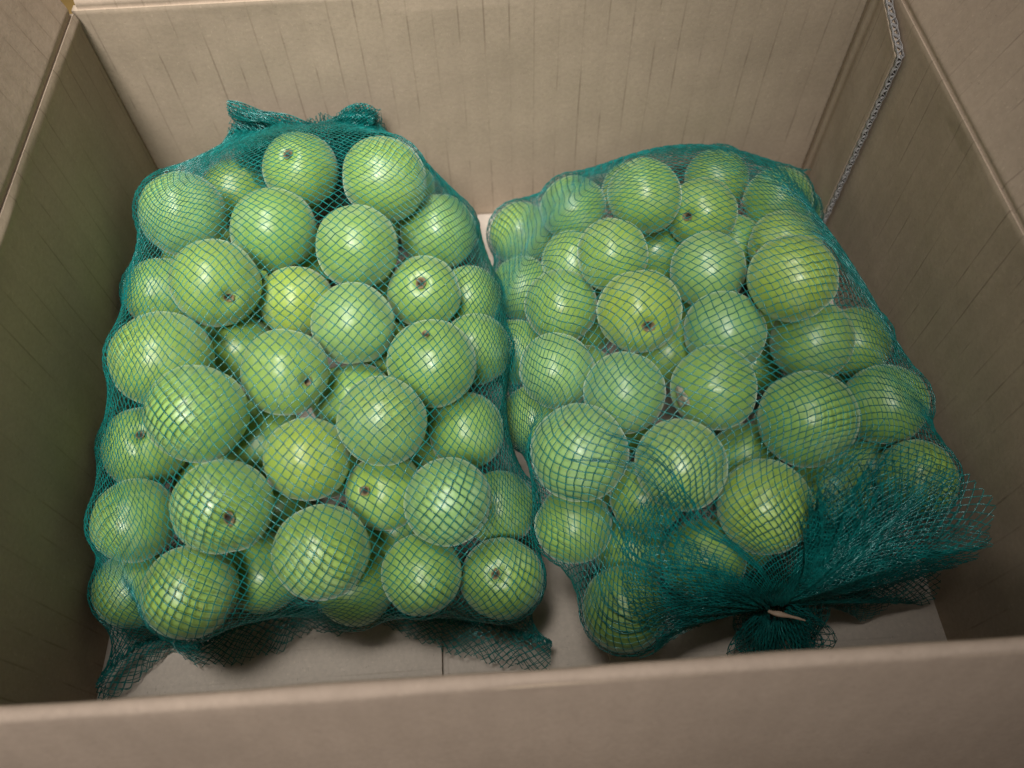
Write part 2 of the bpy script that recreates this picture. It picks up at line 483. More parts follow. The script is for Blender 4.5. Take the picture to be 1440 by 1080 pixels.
# ---------------------------------------------------------------- the plums
# centre x, y, z, radius, direction of the stem scar where the photograph shows it
LEFT = [
    (0.1036, 0.3138, 0.0849, 0.0238, (-0.088, -0.325, 0.942)),
    (0.1577, 0.2823, 0.104, 0.0249, None),
    (0.0534, 0.3297, 0.0552, 0.0216, None),
    (0.0378, 0.2838, 0.0854, 0.0257, None),
    (0.0942, 0.2606, 0.0925, 0.0241, None),
    (0.1438, 0.2366, 0.101, 0.0238, None),
    (0.1849, 0.2764, 0.0644, 0.0243, None),
    (0.0719, 0.2162, 0.1028, 0.0239, (0.507, -0.774, 0.379)),
    (0.0242, 0.243, 0.0644, 0.0214, None),
    (0.1063, 0.2214, 0.0751, 0.0212, None),
    (0.1421, 0.1922, 0.0922, 0.0222, None),
    (0.1776, 0.2216, 0.077, 0.0211, (-0.021, -0.349, 0.937)),
    (0.0473, 0.1749, 0.096, 0.0254, None),
    (0.0716, 0.203, 0.0597, 0.0217, None),
    (0.1107, 0.1618, 0.0977, 0.0226, (0.692, -0.58, 0.43)),
    (0.1821, 0.1667, 0.0884, 0.024, (-0.056, 0.239, 0.969)),
    (0.0762, 0.1348, 0.1097, 0.0235, None),
    (0.1386, 0.1643, 0.0592, 0.0219, None),
    (0.1593, 0.1295, 0.1001, 0.0219, None),
    (0.0256, 0.1494, 0.0527, 0.0226, (0.299, -0.153, 0.942)),
    (0.0906, 0.1442, 0.0624, 0.0217, None),
    (0.1206, 0.121, 0.0828, 0.022, None),
    (0.1961, 0.1475, 0.0504, 0.0214, None),
    (0.2036, 0.1967, 0.0542, 0.021, None),
    (0.2009, 0.2387, 0.0482, 0.0204, None),
    (0.0866, 0.0945, 0.0923, 0.0224, (0.431, -0.573, 0.697)),
    (0.0332, 0.1034, 0.0627, 0.0213, None),
    (0.1548, 0.1113, 0.061, 0.0204, (-0.408, -0.337, 0.849)),
    (0.1882, 0.0939, 0.0839, 0.0214, None),
    (0.2116, 0.111, 0.0291, 0.0214, None),
    (0.129, 0.0759, 0.0771, 0.0233, None),
    (0.0235, 0.0802, 0.03, 0.0206, None),
    (0.0677, 0.0645, 0.0667, 0.0221, None),
    (0.0898, 0.0824, 0.0353, 0.021, None),
    (0.156, 0.1047, 0.0214, 0.0204, None),
    (0.1722, 0.0697, 0.0547, 0.0204, None),
    (0.2107, 0.0699, 0.0386, 0.0212, (-0.158, -0.179, 0.971)),
    (0.1371, 0.0716, 0.0348, 0.0206, None),
    (0.08, 0.232, 0.021, 0.0193, None),
    (0.122, 0.19, 0.0213, 0.0203, None),
    (0.134, 0.286, 0.021, 0.019, None),
    (0.098, 0.304, 0.021, 0.0195, None),
    (0.038, 0.256, 0.021, 0.0194, None),
    (0.026, 0.19, 0.021, 0.0193, None),
    (0.05, 0.136, 0.0213, 0.0203, None),
    (0.068, 0.178, 0.021, 0.0196, None),
    (0.116, 0.148, 0.0213, 0.0203, None),
    (0.05, 0.31, 0.021, 0.0195, None),
    (0.188, 0.316, 0.0211, 0.0201, None),
    (0.116, 0.25, 0.021, 0.0199, None),
    (0.176, 0.178, 0.021, 0.0189, None),
    (0.17, 0.274, 0.0212, 0.0202, None),
    (0.14, 0.328, 0.021, 0.02, None),
    (0.164, 0.232, 0.021, 0.0189, None),
    (0.17, 0.142, 0.021, 0.019, None),
    (0.02, 0.334, 0.021, 0.02, None),
    (0.092, 0.118, 0.021, 0.0189, None),
    (0.074, 0.274, 0.021, 0.0191, None),
    (0.026, 0.286, 0.04, 0.0188, None),
    (0.092, 0.334, 0.05, 0.0192, None),
    (0.14, 0.238, 0.05, 0.0196, None),
    (0.098, 0.268, 0.05, 0.0199, None),
    (0.164, 0.328, 0.05, 0.0191, None),
    (0.152, 0.202, 0.05, 0.0188, None),
    (0.062, 0.25, 0.05, 0.0197, None),
]
RIGHT = [
    (0.3677, 0.327, 0.0436, 0.0221, None),
    (0.3027, 0.2625, 0.1002, 0.0215, None),
    (0.2685, 0.2949, 0.0583, 0.0218, None),
    (0.2363, 0.3016, 0.0301, 0.0221, None),
    (0.3398, 0.2649, 0.0804, 0.0213, (-0.649, -0.562, 0.513)),
    (0.3957, 0.2914, 0.0584, 0.0217, None),
    (0.4171, 0.3068, 0.027, 0.02, None),
    (0.281, 0.2282, 0.0924, 0.0205, None),
    (0.3174, 0.2658, 0.0452, 0.0211, None),
    (0.3648, 0.2658, 0.0478, 0.0205, None),
    (0.384, 0.2414, 0.0748, 0.0214, (-0.905, -0.384, 0.181)),
    (0.3343, 0.2216, 0.0819, 0.0217, None),
    (0.2342, 0.2589, 0.0279, 0.0214, None),
    (0.2523, 0.2153, 0.0652, 0.0218, None),
    (0.3644, 0.1878, 0.114, 0.0226, None),
    (0.2896, 0.1869, 0.0959, 0.0225, (0.045, -0.859, 0.51)),
    (0.2639, 0.2538, 0.0556, 0.0203, None),
    (0.3346, 0.1787, 0.0833, 0.0219, None),
    (0.3825, 0.1756, 0.0748, 0.023, None),
    (0.4171, 0.187, 0.053, 0.0201, None),
    (0.2467, 0.1727, 0.0656, 0.0219, None),
    (0.2783, 0.1478, 0.0805, 0.0218, None),
    (0.2264, 0.2156, 0.0217, 0.0208, None),
    (0.3106, 0.1893, 0.0507, 0.0205, None),
    (0.3191, 0.1398, 0.0939, 0.0219, None),
    (0.3587, 0.1183, 0.0969, 0.024, None),
    (0.4141, 0.1397, 0.0653, 0.0229, None),
    (0.2512, 0.1126, 0.0886, 0.0241, None),
    (0.295, 0.0974, 0.0986, 0.0219, None),
    (0.3339, 0.082, 0.0825, 0.023, None),
    (0.4173, 0.0978, 0.065, 0.0198, None),
    (0.2477, 0.0908, 0.0507, 0.0202, None),
    (0.2793, 0.0845, 0.0225, 0.0213, None),
    (0.3413, 0.1218, 0.0497, 0.019, None),
    (0.2848, 0.0996, 0.0592, 0.0195, None),
    (0.3098, 0.0697, 0.0474, 0.0214, None),
    (0.269, 0.0496, 0.0437, 0.0215, None),
    (0.3775, 0.0991, 0.0551, 0.0213, None),
    (0.4129, 0.1157, 0.0286, 0.0217, None),
    (0.2346, 0.1659, 0.0253, 0.0202, None),
    (0.308, 0.22, 0.021, 0.0197, None),
    (0.314, 0.13, 0.021, 0.0188, None),
    (0.392, 0.226, 0.021, 0.0195, None),
    (0.284, 0.16, 0.0215, 0.0205, None),
    (0.38, 0.154, 0.0211, 0.0201, None),
    (0.332, 0.322, 0.021, 0.0195, None),
    (0.278, 0.31, 0.021, 0.0194, None),
    (0.368, 0.196, 0.021, 0.0189, None),
    (0.356, 0.292, 0.021, 0.0191, None),
    (0.266, 0.196, 0.021, 0.0189, None),
    (0.338, 0.172, 0.0211, 0.0201, None),
    (0.392, 0.274, 0.021, 0.0199, None),
    (0.344, 0.232, 0.021, 0.0192, None),
    (0.338, 0.088, 0.021, 0.0191, None),
    (0.272, 0.232, 0.021, 0.019, None),
    (0.26, 0.124, 0.021, 0.0191, None),
    (0.416, 0.166, 0.021, 0.0188, None),
    (0.284, 0.268, 0.021, 0.0191, None),
    (0.308, 0.316, 0.05, 0.019, None),
]
LABELS_L = [
    'plum with a tiny dark stem dot at the very back of the left bag',
    'big plum in the back right corner of the left bag, under the teal tuft',
    'small recessed plum beside the gathered neck, back left of the left bag',
    'large plum at the back left shoulder of the left bag, near the cardboard wall',
    'bright round plum in second row of left bag, in front of the dot-stemmed back plum',
    'glossy plum in second row of left bag, in front of the big back right plum',
    'plum at upper right edge of left bag, nearest the back of the right bag',
    'plum with a stem pit at its lower right, upper left of the left bag',
    'shaded plum pressed to the left wall, below the back left shoulder plum, left bag',
    'small yellowish plum sunk between four others in the upper middle of the left bag',
    'pale whitish-green plum in upper centre of left bag, right of the small yellowish one',
    'plum with a pit and stem remnant on top, upper right of the left bag',
    'very large plum on the left edge of the left bag, halfway down',
    'deep plum half hidden right of the very large left-edge plum, left bag',
    'central plum of the left bag with a brown stem pit at its right',
    'large plum with stem pit at its upper rim, right edge of the left bag',
    'large plum with a small speck, left of centre in the left bag',
    'sunken plum showing between the central pitted plum and the pale plum below, left bag',
    'pale frosted plum right of the yellow-green centre plum, left bag',
    'small plum with dark stem dot on the left edge of the left bag',
    'deep shaded plum showing left of the yellow-green centre plum, left bag',
    'yellow-green plum with brown specks in the lower centre of the left bag',
    'plum on the right edge of left bag below the large rim-pitted one',
    'dark side plum on right flank of left bag, beside the large rim-pitted plum',
    'dark side plum on right flank of left bag, beside the stem-remnant plum',
    'plum with a dark round stem pit facing the viewer, lower left of the left bag',
    'plum on the left edge of the left bag, below the small dot-stemmed one',
    'recessed plum with stem cavity at its left, between three lower right plums, left bag',
    'large pale plum in the lower right of the left bag',
    'shaded plum on right flank of left bag, behind the large pale lower right plum',
    'largest front plum of the left bag, bottom centre with bright highlight',
    'front left corner plum of the left bag, close to the cardboard wall',
    'big front plum at the lower left of the left bag above the net hem',
    'partly hidden front plum left of the largest front plum, left bag',
    'deep plum glimpsed right of the largest front plum, under the others, left bag',
    'front plum right of centre in left bag, next to the pitted corner plum',
    'front right corner plum of the left bag with a brown stem hole',
    'dark front plum tucked under the right side of the largest front plum, left bag',
]
LABELS_R = [
    'backmost plum of the right bag under the peak of the net',
    'large plum at the back of the right bag, left of the backmost one',
    'plum at the back left of the right bag, standing above the net slope',
    'shaded plum at the far left back corner of the right bag',
    'plum with a dark stem pit at its left, back row of the right bag',
    'plum at the back right shoulder of the right bag, beside the fluted board edge',
    'small plum sliver at the far back right corner of the right bag',
    'egg-shaped bright plum in second row of the right bag, left of centre',
    'small sunken plum between the egg-shaped plum and the back row, right bag',
    'small recessed plum right of the pitted back-row plum, right bag',
    'yellowish plum with a brown stem mark, tucked behind the large yellow-green right plum',
    'bluish-green plum in the upper centre of the right bag',
    'plum on the upper left edge of the right bag, touching the left bag',
    'plum at left of the right bag, in front of the upper left edge plum',
    'large yellow-green plum on the right side of the right bag, second row',
    'yellow-green plum with a round stem hole, upper centre of the right bag',
    'small hidden plum in the gap behind the left side plums, right bag',
    'pale plum right of the stem-holed plum in the right bag',
    'green plum at right of the right bag, below the large yellow-green one',
    'plum at the right edge of the right bag, behind the right-hand plums',
    'plum on the left side of the right bag with pale bloom, middle row',
    'bluish plum in the middle of right bag, left of the scabbed one',
    'shaded plum low on the left flank of the right bag',
    'small deep plum in the gap below the stem-holed plum, right bag',
    'plum with a large grey scab at its left, middle of the right bag',
    'biggest shiny plum right of centre in the right bag',
    'plum against the right wall in the right bag, beside the biggest shiny one',
    'largest frosted plum at the left front of the right bag',
    'plum in the front centre of the right bag, right of the largest frosted one',
    'yellowish front plum of the right bag beside the dark teal net tuft',
    'plum at the front right edge of right bag, half covered by net tuft',
    'shaded plum below the largest frosted plum, front left of the right bag',
    'dim front plum of the right bag under net folds, left of the knot',
    'small deep plum in the gap above the yellowish front plum, right bag',
    'dark hidden plum between the frosted plum and the front centre one, right bag',
    'dark plum behind dense netting just left of the knot, right bag',
    'lowest front plum of the right bag, dark under the gathered net',
    'plum under the net tuft, right of the yellowish front plum',
    'plum under the net tuft, between the biggest shiny plum and the wall',
    'dim plum on the left flank of the right bag, behind the largest frosted one',
]
SCABDIR = (-0.855, -0.400, 0.329)


def plum_mesh(seed):
    rs = np.random.RandomState(seed)
    nu, nv = 40, 30
    th = np.linspace(0, np.pi, nv)[1:-1]; ph = np.linspace(0, 2 * np.pi, nu, endpoint=False)
    T, Pp = np.meshgrid(th, ph, indexing='ij')
    d = np.stack([np.sin(T) * np.cos(Pp), np.sin(T) * np.sin(Pp), np.cos(T)], -1)
    def rad(d):
        t = np.arccos(np.clip(d[..., 2], -1, 1)); p = np.arctan2(d[..., 1], d[..., 0])
        r = 0.966 + 0.044 * smooth_noise(d, seed, 1.1) + 0.006 * smooth_noise(d, seed + 20, 4.0)
        r = r - 0.020 * np.abs(d[..., 2]) ** 2 * (1 if seed % 2 else -0.2)
        r = r - 0.135 * np.exp(-(t / 0.17) ** 2) - 0.03 * np.exp(-(t / 0.42) ** 2)   # stem cavity
        r = r + 0.018 * np.exp(-((np.pi - t) / 0.22) ** 2)                             # blunt tip
        r = r - 0.028 * np.exp(-(p / 0.20) ** 2) * np.sin(t) ** 0.7                     # suture
        return np.minimum(r, 1.0)
    V = d * rad(d)[..., None]
    poles = np.array([[0, 0, 1.0], [0, 0, -1.0]])
    poles = poles * rad(poles)[:, None]
    m = nv - 2
    verts = np.concatenate([V.reshape(-1, 3), poles])
    idx = np.arange(m * nu).reshape(m, nu); nx = np.roll(idx, -1, 1)
    tris = []
    a, b, c, e = idx[:-1], idx[1:], nx[1:], nx[:-1]
    tris.append(np.stack([a, b, c], -1).reshape(-1, 3)); tris.append(np.stack([a, c, e], -1).reshape(-1, 3))
    tris.append(np.stack([np.full(nu, m * nu), idx[0], nx[0]], -1))
    tris.append(np.stack([idx[-1], np.full(nu, m * nu + 1), nx[-1]], -1))
    return mesh_np("green_plum", verts, np.concatenate(tris))
PLUMS = [plum_mesh(s) for s in range(8)]

def scar_mesh(seed):
    rs = np.random.RandomState(seed + 90)
    n = 18; rings = ((0.0, 0.845), (0.045, 0.846), (0.085, 0.862), (0.115, 0.890), (0.135, 0.908), (0.150, 0.905))
    verts = [(0, 0, rings[0][1])]
    wob = 1 + 0.14 * np.sin(np.arange(n) / n * 6.283 * 2 + rs.uniform(0, 6)) + rs.uniform(-.10, .10, n)
    for r, z in rings[1:]:
        for k in range(n):
            a = k / n * 2 * math.pi
            verts.append((r * wob[k] * math.cos(a), r * wob[k] * math.sin(a), z + rs.uniform(-.006, .006)))
    F = [(0, 1 + k, 1 + (k + 1) % n) for k in range(n)]
    for q in range(len(rings) - 2):
        b0 = 1 + q * n
        for k in range(n):
            k2 = (k + 1) % n
            F.append((b0 + k, b0 + n + k, b0 + n + k2)); F.append((b0 + k, b0 + n + k2, b0 + k2))
    return mesh_np("stem_scar", np.array(verts), np.array(F))
SCARS = [scar_mesh(s) for s in range(4)]
for me in PLUMS: me.materials.append(M_PLUM)
for me in SCARS: me.materials.append(M_SCAR)
for me in PLUMS + SCARS: me.polygons.foreach_set("use_smooth", np.ones(len(me.polygons), dtype=bool))

rsP = random.Random(12)
def add_plum(x, y, z, r, scar, label, group, tint, i):
    o = bpy.data.objects.new("green_plum", PLUMS[i % 8])
    col.objects.link(o)
    if scar is None:
        toc = (Vector(CP) - Vector((x, y, z))).normalized()
        while True:
            s = Vector((rsP.gauss(0, 1), rsP.gauss(0, 1), rsP.gauss(0, 1))).normalized()
            if s.dot(toc) < -0.15: break
    else:
        s = Vector(scar).normalized()
    q = s.to_track_quat('Z', 'Y') @ Vector((0, 0, 1)).rotation_difference(Vector((0, 0, 1)))
    spin = Matrix.Rotation(rsP.uniform(0, 6.283), 4, 'Z')
    o.matrix_world = Matrix.Translation((x, y, z)) @ q.to_matrix().to_4x4() @ spin @ Matrix.Diagonal((r * rsP.uniform(0.965, 1.015), r * rsP.uniform(0.965, 1.015), r * rsP.uniform(0.955, 1.015), 1))
    o.color = tint
    tag(o, label, "plum", group)
    if label and "buried" not in label:
        c = bpy.data.objects.new("stem_scar", SCARS[i % 4])
        col.objects.link(c); c.parent = o
        k = 0.85 if scar is None else rsP.uniform(0.78, 0.98)
        if scar is not None: k *= rsP.uniform(0.72, 1.05)
        c.scale = (k, k * rsP.uniform(0.72, 1.08), 1.0)
    return o

TINTS = {'n': (0.242, 0.385, 0.086, 1), 'y': (0.305, 0.425, 0.074, 1), 'p': (0.255, 0.405, 0.125, 1), 'd': (0.235, 0.370, 0.085, 1)}
KIND = {('L', 9): 'y', ('L', 21): 'y', ('R', 10): 'y', ('R', 14): 'y', ('R', 15): 'y', ('R', 29): 'y', ('L', 10): 'p', ('L', 18): 'p', ('L', 28): 'p',
        ('R', 11): 'p', ('R', 17): 'p', ('R', 20): 'p', ('R', 21): 'p', ('R', 27): 'p', ('R', 28): 'p', ('L', 3): 'p'}
def tint_for(key):
    k = KIND.get(key, 'n')
    t = TINTS[k]
    j = rsP.uniform(-0.06, 0.06); g = rsP.uniform(-0.05, 0.05)
    return (t[0] * (1 + j + g), t[1] * (1 + g), t[2] * (1 - j * 1.5 + g), 1)

plum_obj = {}
for bag, rows, nvis, labels, hid in (("L", LEFT, 38, LABELS_L, "plum buried under the top layer inside the left net bag"),
                                     ("R", RIGHT, 40, LABELS_R, "plum buried under the top layer inside the right net bag")):
    side = "left" if bag == "L" else "right"
    for i, (x, y, z, r, sc) in enumerate(rows):
        if i < nvis:
            o = add_plum(x, y, z, r, sc, labels[i], "green plums in the %s net bag" % side, tint_for((bag, i)), i + (3 if bag == "R" else 0))
        else:
            o = add_plum(x, y, z, r, None, hid, "plums buried inside the %s net bag" % side, tint_for(None), i)
        plum_obj[bag, i] = o

def stem_stub(o):
    n, path = 7, [(0, 0, 0.83), (0.02, 0.0, 0.93), (0.06, 0.03, 1.00), (0.13, 0.05, 1.04)]
    V, F = [], []
    for i, p in enumerate(path):
        for k in range(n):
            a = 6.2832 * k / n; r = 0.040 - 0.006 * i
            V.append((p[0] + r * math.cos(a), p[1] + r * math.sin(a), p[2] + 0.4 * r * math.cos(a)))
    for i in range(len(path) - 1):
        for k in range(n):
            a, b = i * n + k, i * n + (k + 1) % n
            F += [(a, b, b + n), (a, b + n, a + n)]
    V.append(path[-1]); F += [((len(path) - 1) * n + k, (len(path) - 1) * n + (k + 1) % n, len(V) - 1) for k in range(n)]
    me = mesh_np("stem", np.array(V), np.array(F)); me.materials.append(M_STEM)
    st = bpy.data.objects.new("stem", me); col.objects.link(st); st.parent = o
stem_stub(plum_obj["L", 11])

# grey scab on one plum of the right bag
def scab_patch(o, world_dir):
    rs = np.random.RandomState(8)
    d = (o.matrix_world.to_3x3().inverted() @ Vector(world_dir)).normalized()
    q = Vector((0, 0, 1)).rotation_difference(d).to_matrix()
    n, m = 20, 7
    verts = [tuple(q @ Vector((0, 0, 1.03)))]; F = []
    wob = 1 + 0.18 * np.sin(np.arange(n) / n * 6.283 * 3) + rs.uniform(-.1, .1, n)
    for k in range(1, m):
        for j in range(n):
            a = 6.283 * j / n; t = 0.21 * k / (m - 1) * wob[j]
            h = 1.022 + 0.022 * rs.rand() - (0.075 if k == m - 1 else 0)
            verts.append(tuple(q @ Vector((math.sin(t) * math.cos(a) * h * 0.72, math.sin(t) * math.sin(a) * h * 1.25, math.cos(t) * h))))
    for j in range(n): F.append((0, 1 + j, 1 + (j + 1) % n))
    for k in range(m - 2):
        for j in range(n):
            a, b = 1 + k * n + j, 1 + k * n + (j + 1) % n
            F.append((a, a + n, b + n)); F.append((a, b + n, b))
    me = mesh_np("scab", np.array(verts), np.array(F)); me.materials.append(M_SCAB)
    s = bpy.data.objects.new("scab", me); col.objects.link(s); s.parent = o
    s["label"] = "rough grey scab on the skin"
scab_patch(plum_obj["R", 24], SCABDIR)

# ---------------------------------------------------------------- netting
def relax(Pn, pinned, C, Rr, iters, wu=0.3, off=0.0009, grav=0.0, lo=(0.0015, 0.008, 0.0008), hi=(W - 0.0015, D - 0.0015, 9.0)):
    """tight membrane: Laplacian tension plus contact with the plums, the board and the box walls"""
    C = C.astype(np.float32); Rr = (Rr + off).astype(np.float32)
    Pn = Pn.astype(np.float32)
    free = ~pinned
    lo = np.array(lo, np.float32); hi = np.array(hi, np.float32)
    c2 = (C * C).sum(1)
    for it in range(iters):
        a = 0.5 * (np.roll(Pn, 1, 0) + np.roll(Pn, -1, 0))
        b = Pn.copy(); b[:, 1:-1] = 0.5 * (Pn[:, 2:] + Pn[:, :-2])
        L = wu * a + (1 - wu) * b - Pn
        Pn[free] += 0.95 * L[free]
        if grav: Pn[..., 2][free] -= grav
        for _ in range(2):
            Q = Pn.reshape(-1, 3)
            d2 = (Q * Q).sum(1)[:, None] + c2[None] - 2 * Q @ C.T
            pen = Rr[None] - np.sqrt(np.maximum(d2, 1e-12))
            k = pen.argmax(1); pm = pen[np.arange(len(Q)), k]
            sel = (pm > 0) & free.reshape(-1)
            v = Q[sel] - C[k[sel]]
            Q[sel] += v / (np.linalg.norm(v, axis=1)[:, None] + 1e-9) * pm[sel][:, None]
            Pn = Q.reshape(Pn.shape)
        cl = np.clip(Pn, lo, hi)
        Pn[free] = cl[free]
    return Pn

def equalize(Pn):
    """slide the grid along the surface until its cells are even"""
    Pn = Pn.copy(); nu, nv = Pn.shape[:2]
    for _ in range(2):
        for j in range(nv):
            q = np.concatenate([Pn[:, j], Pn[:1, j]])
            s = np.concatenate([[0], np.cumsum(np.linalg.norm(np.diff(q, axis=0), axis=1))])
            t = np.linspace(0, s[-1], nu + 1)[:-1]
            Pn[:, j] = np.stack([np.interp(t, s, q[:, k]) for k in range(3)], -1)
        for i in range(nu):
            q = Pn[i]
            s = np.concatenate([[0], np.cumsum(np.linalg.norm(np.diff(q, axis=0), axis=1))])
            t = np.linspace(0, s[-1], nv)
            Pn[i] = np.stack([np.interp(t, s, q[:, k]) for k in range(3)], -1)
    return Pn

def net_size(Pn):
    ru = np.linalg.norm(np.roll(Pn, -1, 0) - Pn, axis=2).sum(0)
    rv = np.linalg.norm(Pn[:, 1:] - Pn[:, :-1], axis=2).sum(1)
    n = Pn.shape[1]
    return float(ru[n // 4: 3 * n // 4].mean()), float(np.sort(rv)[len(rv) // 2:].mean())

def drape(make_start, ends, C, Rr, wu):
    """coarse to fine"""
    nu, nv = 72, 64
    Pn = make_start(nu, nv); ends(Pn, nu)
    pin = np.zeros((nu, nv), bool); pin[:, 0] = True; pin[:, -1] = True
    for k in range(10):
        Pn = relax(Pn, pin, C, Rr, 24, wu, off=0.0009 + 0.003 * max(0, 1 - k / 6))
        Pn = equalize(Pn); ends(Pn, nu)
    Pn = upsample(Pn, 144, 128); ends(Pn, 144)
    pin = np.zeros((144, 128), bool); pin[:, 0] = True; pin[:, -1] = True
    Pn = relax(Pn, pin, C, Rr, 50, wu)
    Pn = equalize(Pn); ends(Pn, 144)
    return relax(Pn, pin, C, Rr, 25, wu)

def upsample(Pn, nu, nv):
    """periodic in u, open in v; bilinear"""
    u = np.arange(nu) / nu; v = np.linspace(0, 1, nv)
    U, V = np.meshgrid(u, v, indexing='ij')
    return sample(Pn, U, V)

def sample(G, U, V, periodic=True):
    nu, nv = G.shape[:2]
    fu = (U % 1.0) * nu if periodic else np.clip(U, 0, 1) * (nu - 1)
    fv = np.clip(V, 0, 1) * (nv - 1)
    i0 = np.floor(fu).astype(int); j0 = np.minimum(np.floor(fv).astype(int), nv - 2)
    a = (fu - i0)[..., None]; b = (fv - j0)[..., None]
    if periodic:
        i0 %= nu; i1 = (i0 + 1) % nu
    else:
        i0 = np.minimum(i0, nu - 2); a = (fu - i0)[..., None]; i1 = i0 + 1
    return (G[i0, j0] * (1 - a) + G[i1, j0] * a) * (1 - b) + (G[i0, j0 + 1] * (1 - a) + G[i1, j0 + 1] * a) * b

def grid_normals(G, periodic=True):
    if periodic: du = np.roll(G, -1, 0) - np.roll(G, 1, 0)
    else: du = np.gradient(G, axis=0)
    dv = np.gradient(G, axis=1)
    n = np.cross(du, dv)
    return n / (np.linalg.norm(n, axis=-1, keepdims=True) + 1e-12)

class Strands:
    """collects thin four-sided strands"""
    def __init__(self): self.v = []; self.f = []; self.n = 0
    def add(self, pts, nor, rad):
        m = len(pts)
        if m < 2: return
        t = np.gradient(pts, axis=0); t /= np.linalg.norm(t, axis=1)[:, None] + 1e-12
        b = np.cross(t, nor); b /= np.linalg.norm(b, axis=1)[:, None] + 1e-12
        nn = np.cross(b, t)
        r = np.broadcast_to(np.asarray(rad, float), (m,))[:, None]
        ring = np.stack([pts + b * r, pts + nn * r * 0.8, pts - b * r, pts - nn * r * 0.8], 1)
        i0 = self.n + np.arange(m - 1)[:, None] * 4
        k = np.arange(4)[None]; k2 = (k + 1) % 4
        self.f.append(np.stack([i0 + k, i0 + k2, i0 + 4 + k2, i0 + 4 + k], -1).reshape(-1, 4))
        self.v.append(ring.reshape(-1, 3)); self.n += m * 4
    def build(self, name, mat, parent, kind="stuff"):
        me = mesh_np(name, np.concatenate(self.v), np.concatenate(self.f))
        o = link(name, me, mat, parent)
        if kind: o["kind"] = kind
        return o

def lay_net(S, G, Lu, Lv, angs, spacing, rad, periodic=True, step=0.0021, jit=0.0006, seed=0, keep=None, urange=(0, 1), vrange=(0, 1), weave=0.00022):
    """strand families at the given angles over the rest sheet Lu x Lv, carried by grid G"""
    Nn = grid_normals(G, periodic)
    dirs = [(math.cos(a), math.sin(a)) for a in angs]
    for fi, (dx, dy) in enumerate(dirs):
        px, py = -dy, dx
        cs = [c[0] * px + c[1] * py for c in ((0, 0), (Lu, 0), (0, Lv), (Lu, Lv))]
        ox, oy = dirs[1 - fi]
        crossing = spacing / abs(dx * oy - dy * ox)
        for k in range(int(math.floor(min(cs) / spacing)), int(math.ceil(max(cs) / spacing)) + 1):
            c = (k + 0.5) * spacing
            bx, by = px * c, py * c
            t0, t1 = -1e9, 1e9
            for o0, dd, L0, L1 in ((bx, dx, urange[0] * Lu, urange[1] * Lu), (by, dy, vrange[0] * Lv, vrange[1] * Lv)):
                if abs(dd) < 1e-9:
                    if o0 < L0 or o0 > L1: t1 = -1e9
                else:
                    ta, tb = sorted(((L0 - o0) / dd, (L1 - o0) / dd)); t0 = max(t0, ta); t1 = min(t1, tb)
            if t1 - t0 < step: continue
            t = np.linspace(t0, t1, max(3, int((t1 - t0) / step)))
            a = bx + dx * t; b = by + dy * t
            p3 = np.stack([a, b, np.zeros_like(a)], -1)
            a2 = a + jit * smooth_noise(p3, seed, 160.0) + 2.5 * jit * smooth_noise(p3, seed + 1, 28.0)
            b2 = b + jit * smooth_noise(p3, seed + 2, 160.0) + 2.5 * jit * smooth_noise(p3, seed + 3, 28.0)
            U = a2 / Lu; V = b2 / Lv
            if not periodic: U = np.clip(U, 0, 1)
            pts = sample(G, U, V, periodic); nor = sample(Nn, U, V, periodic)
            nor /= np.linalg.norm(nor, axis=1)[:, None] + 1e-12
            ph = 2 * math.pi * (t / crossing) / 2
            pts = pts + nor * (weave * np.sin(ph + fi * math.pi))[:, None]
            rr = rad * (1.0 + 0.22 * np.cos(ph * 2))
            if keep is not None:
                kk = keep(pts, U, V)
                idx = np.flatnonzero(kk)
                if len(idx) == 0: continue
                for run in np.split(np.arange(len(pts))[idx], np.flatnonzero(np.diff(idx) > 1) + 1):
                    if len(run) > 2: S.add(pts[run], nor[run], rr[run])
            else:
                S.add(pts, nor, rr)

def polyline(P, t):
    P = np.asarray(P, float); t = np.asarray(t, float)
    s = np.concatenate([[0], np.cumsum(np.linalg.norm(np.diff(P, axis=0), axis=1))]); s /= s[-1]
    return np.stack([np.interp(t, s, P[:, k]) for k in range(P.shape[1])], -1)

def smooth_poly(P, n):
    Q = polyline(P, np.linspace(0, 1, n))
    for _ in range(3): Q[1:-1] = 0.25 * Q[:-2] + 0.5 * Q[1:-1] + 0.25 * Q[2:]
    return Q

NU, NV = 144, 128
RAD = 0.00024
SPACE = 0.0037

# ---- left bag: gathered and folded at the back, flat sewn hem with a frill at the front
HEM = [[0.0044, 0.0395, 0.012], [0.0224, 0.0564, 0.012], [0.0348, 0.0603, 0.012], [0.0492, 0.0546, 0.012], [0.0698, 0.0615, 0.012], [0.0915, 0.0663, 0.012], [0.1071, 0.0701, 0.012], [0.1239, 0.0619, 0.012], [0.1396, 0.0675, 0.012], [0.1508, 0.0638, 0.012], [0.1775, 0.0598, 0.012], [0.2043, 0.0547, 0.012], [0.2193, 0.0479, 0.012], [0.2339, 0.0433, 0.012]]
FRE = [[0.0067, 0.0307, 0.003], [0.0257, 0.0496, 0.003], [0.0344, 0.0599, 0.003], [0.0541, 0.0459, 0.003], [0.0713, 0.0466, 0.003], [0.0953, 0.054, 0.003], [0.1086, 0.0668, 0.003], [0.1248, 0.059, 0.003], [0.1388, 0.0685, 0.003], [0.1541, 0.0566, 0.003], [0.1765, 0.0478, 0.003], [0.2022, 0.0425, 0.003], [0.2174, 0.0368, 0.003], [0.2316, 0.032, 0.003]]
hem_curve = smooth_poly(HEM, 160)
hem_curve[:, 2] += 0.003 * np.sin(np.linspace(0, 22, 160))
fre_curve = smooth_poly(FRE, 160)
